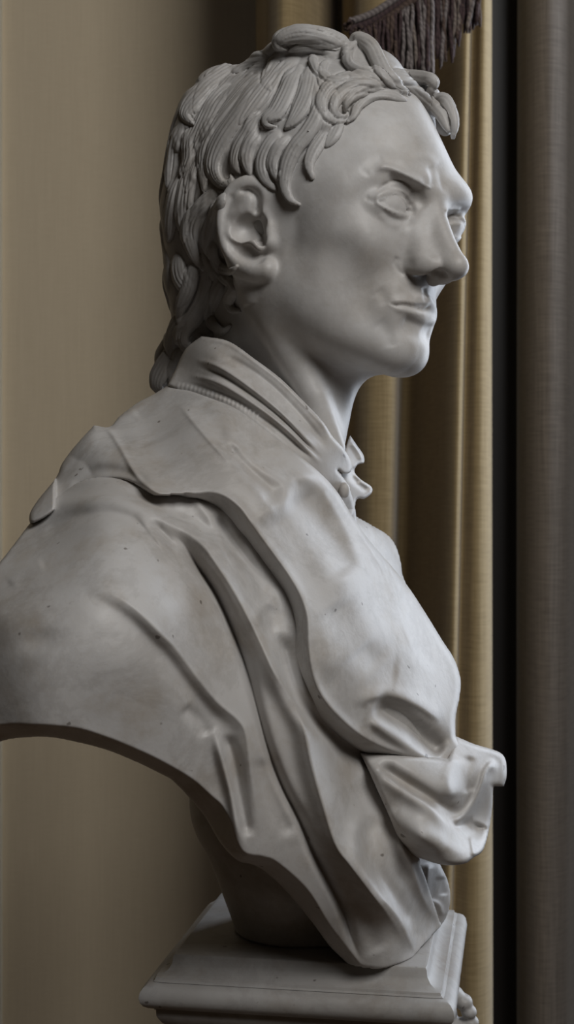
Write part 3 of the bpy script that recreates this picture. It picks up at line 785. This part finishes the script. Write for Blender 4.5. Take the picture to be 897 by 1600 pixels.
# ---- folds behind the foot, far shoulder and far breast
fc2 = Canvas(600, 1300, 730, 1470, 1.0); g = fc2.stroke
g([(672, 1348), (668, 1380), (668, 1408)], 6, 5); g([(652, 1352), (655, 1385), (664, 1420)], 8, -5); g([(668, 1406), (686, 1414), (692, 1432)], 4, 4); g([(690, 1370), (694, 1400)], 8, -3)
slab('drapery_back_fold', [(625, 1320, 1), (674, 1330), (691, 1357), (701, 1380), (704, 1404), (700, 1427), (690, 1447, 1), (670, 1440), (645, 1380)],
     [(625, 1320, .93), (674, 1340, .965), (700, 1380, .99), (704, 1404, 1.0), (690, 1447, 1.004), (660, 1380, .95), (670, 1430, .975)], fc2, step=2, rim=.008, rimw=10, thick=.05, thickw=15)
slab('far_shoulder', [(530, 790), (550, 803), (587, 824), (607, 837), (619, 854), (626, 877), (631, 904), (650, 950), (640, 1020), (560, 960), (520, 850)],
     [(530, 790, 1.05), (587, 824, 1.08), (619, 854, 1.12), (631, 904, 1.12), (600, 900, 1.06), (640, 1000, 1.10), (560, 900, 1.03)], None, step=3, rim=.02, rimw=22, thick=.10, thickw=40)

# ---- shirt with standing collar
sh = Canvas(220, 480, 620, 860, 1.0); g = sh.stroke
SHR = [(262, 600, .985), (315, 526, .978), (280, 570, .99), (340, 560, .95), (357, 534, .962), (330, 610, .945), (397, 561, .945), (400, 640, .925), (437, 591, .942), (471, 624, .94), (460, 690, .925), (504, 660, .94), (500, 720, .935), (517, 677, .945), (540, 703, .955), (530, 760, .955), (548, 725, .965), (550, 800, .985)]
g([(300, 560, .5), (345, 575), (400, 612), (450, 655), (500, 712)], 5, 3.2, wr=4); g([(290, 585, .5), (340, 598), (395, 630), (450, 672), (505, 728)], 5, 3, wr=4)
g([(300, 570, .5), (345, 586), (398, 621), (450, 664), (505, 722)], 4, -3); g([(330, 552, .5), (370, 566), (420, 600), (470, 650), (515, 705)], 7, -3.5)
g([(318, 527), (357, 536), (397, 562), (437, 592), (471, 625), (504, 661), (520, 685)], 3.5, 2.5, wr=5, ends=.03)
g([(283, 598, .5), (330, 610), (364, 624), (397, 645), (440, 676), (490, 720)], 5, -3)
for k in range(20):
    t = k/19; x = 275+125*t; y = 603+46*t**1.5
    g([(x, y+4), (x+6, y-5)], 1.5, 1.7, ends=.3, n=3)
slab('shirt_collar', [(262, 602, 1), (275, 575), (290, 545), (315, 525, 1), (357, 533), (397, 560), (437, 590), (471, 623), (504, 658), (520, 682), (538, 702), (549, 722), (549, 736), (538, 741), (528, 735), (545, 760), (556, 800), (560, 850, 1), (500, 780), (430, 700), (360, 650), (300, 625)],
     SHR, sh, step=1.8, rim=.004, rimw=6, thick=.02, thickw=15)
g = sh.stroke
cf = Canvas(500, 660, 600, 820, 1.0); g = cf.stroke
g([(548, 690), (560, 706), (566, 720)], 4, 3); g([(556, 728), (552, 745), (566, 758), (578, 766)], 6, -5); g([(560, 752), (576, 762)], 4, 3)
slab('far_collar_frill', [(540, 700), (547, 680, 1), (558, 696), (568, 711), (569, 723), (559, 726), (554, 737), (564, 749), (580, 760), (581, 770), (570, 779), (557, 781), (552, 806), (535, 810), (525, 760)],
     [(540, 700, .985), (568, 715, 1.0), (554, 737, .985), (580, 765, 1.0), (552, 806, .985), (530, 770, .97)], cf, step=1.5, rim=.004, rimw=5, thick=.008, thickw=6)
bf = Field(); bf.add(ell(tuple(W(538, 766, .957)*1000), (4.0, 4.0, 5.6)), 1)
c_ = W(538, 766, .957)*1000; bv, bf_ = bf.mesh(c_-8, c_+8, .8); bust_part('shirt_button', bv*.001, bf_)

# ---- hollow back and stem that carry the bust
ST = Field()
def mm(px, py, D): return tuple(W(px, py, D)*1000)
ST.add(tube([mm(430, 1150, 1.0), mm(424, 1250, .985), mm(445, 1340, .985), mm(468, 1420, 1.0), mm(470, 1500, 1.0)], [58, 58, 50, 48, 47]), 10)
ST.add(tube([mm(450, 1486, 1.01), mm(560, 1478, 1.0)], [38, 34]), 14)
ST.add(tube([mm(540, 1000, 1.02), mm(540, 1250, .985), mm(575, 1440, .985)], [56, 44, 32]), 20)
ST.add(ell(mm(330, 930, 1.03), (125, 90, 85)), 20)
ST.cut((lambda P: P[:, 2]-1e4, np.array([-1e3]*3), np.array([1e3]*3)), .1) if False else None
zt = 1300.5
def below(P): return P[:, 2]-zt
ST.cut((below, np.array([-900., -900, 1100]), np.array([900., 900, zt+2])), 1)
sv, sf = ST.mesh((-250, -180, 1280), (260, 200, 1720), 3.0)
bust_part('bust_stem', sv*.001, sf)
# ---------------------------------------------------------------- PLINTH
def rot2(x, y, a): return (x*math.cos(a)-y*math.sin(a), x*math.sin(a)+y*math.cos(a))
PA = math.radians(-9.5); PCX, PCY = .0215, .013; PW = .0845                       # half width of the flat top
prof = [(0, 0), (.0012, -.0003), (.002, -.002), (.0025, -.006), (.0045, -.0095), (.008, -.012), (.0115, -.0128), (.0120, -.0145), (.0135, -.0155)]
for k in range(9):
    a = math.pi*(.5-k/8); prof.append((.0125+.0085*math.cos(a), -.0245+.0088*math.sin(a)))
prof += [(.0125, -.0345), (.0115, -.035), (.0113, -.039), (.0105, -.041), (.008, -.045), (.003, -.049), (.0015, -.055), (.0010, -.10), (.0010, -1.02), (.02, -1.03), (.03, -1.06), (.03, -1.30)]
pl = thing('plinth', 'square moulded marble plinth under the bust with a chipped front edge', 'plinth', (PCX, PCY, 0)); pl.rotation_euler = (0, 0, PA)
def square_loft(rows, n=26, cham=.0015, seed=3, chips=0):
    rr = random.Random(seed); V = []; F = []; m = 4*n
    for p, z in rows:
        h = PW+p
        for s_ in range(4):
            for i in range(n):
                t = -1+2*i/n; x, y = t*h, -h
                if i == 0: x, y = -h+.0007, -h+.0007
                x, y = rot2(x, y, s_*math.pi/2)
                if chips and -.03 < z < -.0001: 
                    d = chips*max(0, rr.gauss(0, 1)-1.3); x -= d*(x/h); y -= d*(y/h)
                V.append((x, y, z))
    for r in range(len(rows)-1):
        for i in range(m):
            j = (i+1) % m; F.append((r*m+i, r*m+j, (r+1)*m+j, (r+1)*m+i))
    F.append(tuple(range(m-1, -1, -1))[::-1]); return np.array(V), F
def soft(me, ang=35):
    me.polygons.foreach_set('use_smooth', [True]*len(me.polygons))
V_, F_ = square_loft([(a, b) for a, b in prof], chips=.0005)
V_[:, 2] += 1.30
cap = mesh_obj('moulded_top', V_, F_, shaded_marble, pl, True)  # same marble, shade put into its darker tone
ed = cap.modifiers.new('edges', 'EDGE_SPLIT'); ed.split_angle = math.radians(38)
# acanthus leaf carved under the far corner
AL = Field(); q0 = W(713, 1568, 1.04)*1000
for dx, dy, dz, r in [(-10, 4, -8, 11), (-3, 0, 6, 9), (5, -2, 2, 7), (9, -3, -5, 6), (-6, 2, 12, 7), (10, 0, -14, 7), (3, 0, -20, 10), (-12, 4, -24, 14)]:
    AL.add(ell((q0[0]+dx, q0[1]+dy, q0[2]+dz), (r, r*1.2, r*.85)), 2.0)
for k in range(5):
    a = -.2+.42*k; AL.cut(tube([(q0[0]-8, q0[1]-16, q0[2]-14), (q0[0]+20*math.cos(a), q0[1]-13, q0[2]-14+30*math.sin(a))], [1.5, 1.2]), 2)
AL.add(tube([(q0[0]-40, q0[1], q0[2]-20), (q0[0]-10, q0[1], q0[2]-22)], [16, 14]), 5)
av, af = AL.mesh(q0-[70, 40, 60], q0+[40, 40, 40], 1.2)
av = av*.001-np.array([PCX, PCY, 0]); c_, s_ = math.cos(-PA), math.sin(-PA)
av = np.stack([av[:, 0]*c_-av[:, 1]*s_, av[:, 0]*s_+av[:, 1]*c_, av[:, 2]], 1)
leaf = mesh_obj('carved_leaf', av, af, shaded_marble, pl)

# ---------------------------------------------------------------- ROOM
def cloth_mat(name, c1, c2, sc=520, rough=.9, streak=.35):
    m, nt, b = new_mat(name); N = nt.nodes; L = nt.links
    tc = N.new('ShaderNodeTexCoord'); mp = N.new('ShaderNodeMapping'); L.new(tc.outputs['Object'], mp.inputs[0]); mp.inputs['Scale'].default_value = (40, 40, sc)
    n1 = N.new('ShaderNodeTexNoise'); n1.inputs['Scale'].default_value = 1; n1.inputs['Detail'].default_value = 3; L.new(mp.outputs[0], n1.inputs[0])
    mp2 = N.new('ShaderNodeMapping'); L.new(tc.outputs['Object'], mp2.inputs[0]); mp2.inputs['Scale'].default_value = (sc*1.1, sc*1.1, 14)
    n2 = N.new('ShaderNodeTexNoise'); n2.inputs['Scale'].default_value = 1; n2.inputs['Detail'].default_value = 2; L.new(mp2.outputs[0], n2.inputs[0])
    ad = N.new('ShaderNodeMath'); ad.operation = 'ADD'; L.new(n1.outputs[0], ad.inputs[0]); L.new(n2.outputs[0], ad.inputs[1])
    r = N.new('ShaderNodeValToRGB'); r.color_ramp.elements[0].position = .5-streak*.5; r.color_ramp.elements[0].color = (*c1, 1)
    r.color_ramp.elements[1].position = .5+streak*.5; r.color_ramp.elements[1].color = (*c2, 1)
    hf = N.new('ShaderNodeMath'); hf.operation = 'MULTIPLY'; hf.inputs[1].default_value = .5; L.new(ad.outputs[0], hf.inputs[0]); L.new(hf.outputs[0], r.inputs[0])
    L.new(r.outputs[0], b.inputs['Base Color']); b.inputs['Roughness'].default_value = rough; b.inputs['Specular IOR Level'].default_value = .15
    b.inputs['Sheen Weight'].default_value = .25; b.inputs['Sheen Roughness'].default_value = .5
    bm_ = N.new('ShaderNodeBump'); bm_.inputs['Strength'].default_value = .25; bm_.inputs['Distance'].default_value = .001
    L.new(hf.outputs[0], bm_.inputs['Height']); L.new(bm_.outputs[0], b.inputs['Normal']); return m
def plain_mat(name, c, rough=.8):
    m, nt, b = new_mat(name); N = nt.nodes; L = nt.links
    tc = N.new('ShaderNodeTexCoord'); n1 = N.new('ShaderNodeTexNoise'); n1.inputs['Scale'].default_value = 30; n1.inputs['Detail'].default_value = 4; L.new(tc.outputs['Object'], n1.inputs[0])
    r = N.new('ShaderNodeValToRGB'); r.color_ramp.elements[0].color = (*[v*.85 for v in c], 1); r.color_ramp.elements[1].color = (*c, 1); L.new(n1.outputs[0], r.inputs[0])
    L.new(r.outputs[0], b.inputs['Base Color']); b.inputs['Roughness'].default_value = rough; return m
def box(name, lo, hi, mat, parent=None, kind=None):
    x0, y0, z0 = lo; x1, y1, z1 = hi
    V = [(x, y, z) for x in (x0, x1) for y in (y0, y1) for z in (z0, z1)]
    o = mesh_obj(name, V, [(0, 1, 3, 2), (4, 6, 7, 5), (0, 4, 5, 1), (2, 3, 7, 6), (0, 2, 6, 4), (1, 5, 7, 3)], mat, parent, False)
    if kind: o['kind'] = kind
    return o
wall_m = cloth_mat('cream_wall_cloth', (.58, .485, .345), (.67, .57, .415), 700, .85, .5)
curt_m = cloth_mat('gold_curtain_cloth', (.22, .16, .078), (.37, .28, .15), 420, .9, .5)
grey_m = cloth_mat('grey_brown_cloth', (.095, .080, .067), (.20, .172, .146), 420, .9, .5)
dark_m = plain_mat('dark_window_frame', (.016, .014, .014), .5)
stile_m = plain_mat('pale_painted_trim', (.72, .68, .56), .6)
floor_m = plain_mat('brown_floor', (.16, .10, .06), .5)
YW = .95
box('wall_back', (-2.2, YW, 0), (.16, YW+.1, 3.2), wall_m, None, 'structure')
box('wall_back', (.16, YW+.25, 0), (2.6, YW+.35, 3.2), dark_m, None, 'structure')
box('floor', (-2.2, -3.0, -.1), (2.6, YW+.35, 0), floor_m, None, 'structure')
XS = (3.5-448.5)/FPX*(1+YW)
box('trim_1', (XS-.03, YW-.012, 0), (XS, YW, 3.2), stile_m, None, 'structure')
box('trim_2', (.255, .80, 0), (.345, .86, 3.2), dark_m, None, 'structure')
def curtain(name, rows, z0, z1, mat, label, shift, nz=60, seed=1):
    """rows (px at the level of y = 800, D, sharpness) across the folds; shift(px, y) slides them with height"""
    Q = crom(rows, 7); n = len(Q); V = []; rr = random.Random(seed)
    ph = [rr.uniform(0, 6.28) for _ in range(4)]
    for i in range(nz+1):
        z = z0+(z1-z0)*i/nz; y = 800-(z-CAMZ)/1.6*FPX
        for px, D in Q:
            p = px+shift(px, y); D2 = D+.006*math.sin(z*2.1+px*.02+ph[0])
            V.append(((p-448.5)/FPX*D, D2-1, z))
    F = [(i*n+j, i*n+j+1, (i+1)*n+j+1, (i+1)*n+j) for i in range(nz) for j in range(n-1)]
    o = mesh_obj(name, V, F, mat); sd_ = o.modifiers.new('cloth_thickness', 'SOLIDIFY'); sd_.thickness = .003
    o['label'] = label; o['category'] = 'curtain'; return o
gold = [(400, 1.80), (410, 1.72), (413, 1.64), (420, 1.60), (445, 1.575), (480, 1.60), (515, 1.66), (530, 1.70), (538, 1.64), (552, 1.585), (575, 1.56), (600, 1.56), (612, 1.57), (617, 1.60), (617, 1.66), (622, 1.72), (640, 1.72), (662, 1.66), (690, 1.60), (708, 1.575), (717, 1.576), (720, 1.588), (722, 1.60), (728, 1.597), (742, 1.583), (756, 1.585), (766, 1.60), (769.5, 1.64), (769, 1.72), (764, 1.80)]
def sh_gold(px, y):
    t = (y-800)/800; k = max(0, min(1, (px-560)/60))*max(0, min(1, (768-px)/40))
    return -18*t*k
curtain('curtain', gold, .02, 3.1, curt_m, 'gold-brown curtain hanging in deep folds behind the bust', sh_gold)
greyr = [(806, 1.90), (808, 1.80), (814, 1.74), (835, 1.70), (860, 1.69), (885, 1.71), (905, 1.76), (925, 1.73), (955, 1.69), (985, 1.74), (1000, 1.80)]
curtain('curtain', greyr, .02, 3.1, grey_m, 'dark grey-brown curtain at the right beyond the black gap', lambda px, y: 0, seed=4)

# ---- braid and fringe hanging from above
def cord_mat(name, c1, c2):
    m, nt, b = new_mat(name); N = nt.nodes; L = nt.links
    tc = N.new('ShaderNodeTexCoord'); w_ = N.new('ShaderNodeTexWave'); w_.inputs['Scale'].default_value = 90; w_.inputs['Distortion'].default_value = 3; w_.bands_direction = 'DIAGONAL'
    L.new(tc.outputs['Object'], w_.inputs[0]); r = N.new('ShaderNodeValToRGB'); r.color_ramp.elements[0].color = (*c1, 1); r.color_ramp.elements[1].color = (*c2, 1)
    L.new(w_.outputs[0], r.inputs[0]); L.new(r.outputs[0], b.inputs['Base Color']); b.inputs['Roughness'].default_value = .85; return m
CM = [cord_mat('plum_thread', (.032, .017, .018), (.065, .038, .038)), cord_mat('taupe_thread', (.12, .095, .085), (.22, .18, .15)), cord_mat('brown_thread', (.05, .03, .022), (.10, .065, .05)), cord_mat('grey_thread', (.11, .092, .088), (.22, .19, .18))]
fr = thing('tassel_fringe', 'plum and taupe braid with long thread fringe hanging above the hair', 'fringe', tuple(W(640, 0, 1.45)))
fo = np.array(fr.location)
def tube_mesh(P, r, k=6):
    P = np.array(P); n = len(P); T = np.gradient(P, axis=0); T /= np.linalg.norm(T, axis=1)[:, None]+1e-9
    A = np.cross(T, [0, 1, 0.01]); A /= np.linalg.norm(A, axis=1)[:, None]+1e-9; B = np.cross(T, A)
    r = np.broadcast_to(r, (n,)); a = np.linspace(0, 2*math.pi, k, endpoint=False)
    V = (P[:, None]+r[:, None, None]*(A[:, None]*np.cos(a)[None, :, None]+B[:, None]*np.sin(a)[None, :, None])).reshape(-1, 3)
    F = [(i*k+j, i*k+(j+1) % k, (i+1)*k+(j+1) % k, (i+1)*k+j) for i in range(n-1) for j in range(k)]+[tuple(range(k))[::-1], tuple(range((n-1)*k, n*k))]
    return V, F
rr = random.Random(11)
def band(rows, D, r, mat_i):
    P = W(np.array([a for a, b in rows]), np.array([b for a, b in rows]), D); V, F = tube_mesh(crom(P, 6), r, 8); mesh_obj('braid', V-fo, F, CM[mat_i], fr)
band([(546, 44), (575, 36), (610, 14), (650, -14), (700, -45)], 1.440, .0075, 0)
band([(560, 56), (590, 40), (625, 16), (660, -10), (706, -38)], 1.433, .0045, 2)
band([(548, 34), (580, 22), (612, 2), (648, -24), (696, -56)], 1.433, .0040, 3)
band([(690, -60), (720, -35), (750, -20), (790, -12)], 1.46, .006, 0)
def cord(x, y0, x1, y1, D, w_):
    P = [W(x+(x1-x)*t+rr.uniform(-1, 1)*.8+2.0*math.sin(t*4+x), y0+(y1-y0)*t, D+rr.uniform(-.003, .003)) for t in np.linspace(0, 1, 8)]
    V, F = tube_mesh(P, np.array([.8, 1, .95, 1, .95, 1, 1.1, .5])*w_, 6); mesh_obj('cord', V-fo, F, rr.choice(CM+CM[:1]+CM[2:3]), fr)
for row in range(3):
    for k in range(26):
        t = (k+rr.uniform(-.4, .4))/25; x = 562+t*112; y0 = 48-56*t+row*2; ln = 62+t*66+rr.uniform(-8, 8)
        if x < 580: ln = 14+(x-562)*1.2
        cord(x, y0, x+rr.uniform(-3, 3)+2, y0+ln, 1.425+.008*row+rr.uniform(-.002, .002), .0021)
for row in range(2):
    for k in range(24):
        t = k/23; x = 664+t*86; cord(x, -34, x+rr.uniform(-6, 6)-8*(t-.4), 44+56*math.exp(-((x-694)/22)**2)+rr.uniform(-10, 12), 1.45+.008*row, .0021)
for k in range(26):
    a = rr.uniform(0, 6.28); cord(556+8*math.cos(a), 38+6*math.sin(a), 553+15*math.cos(a), 42+14*math.sin(a), 1.43+rr.uniform(-.01, .01), .0016)
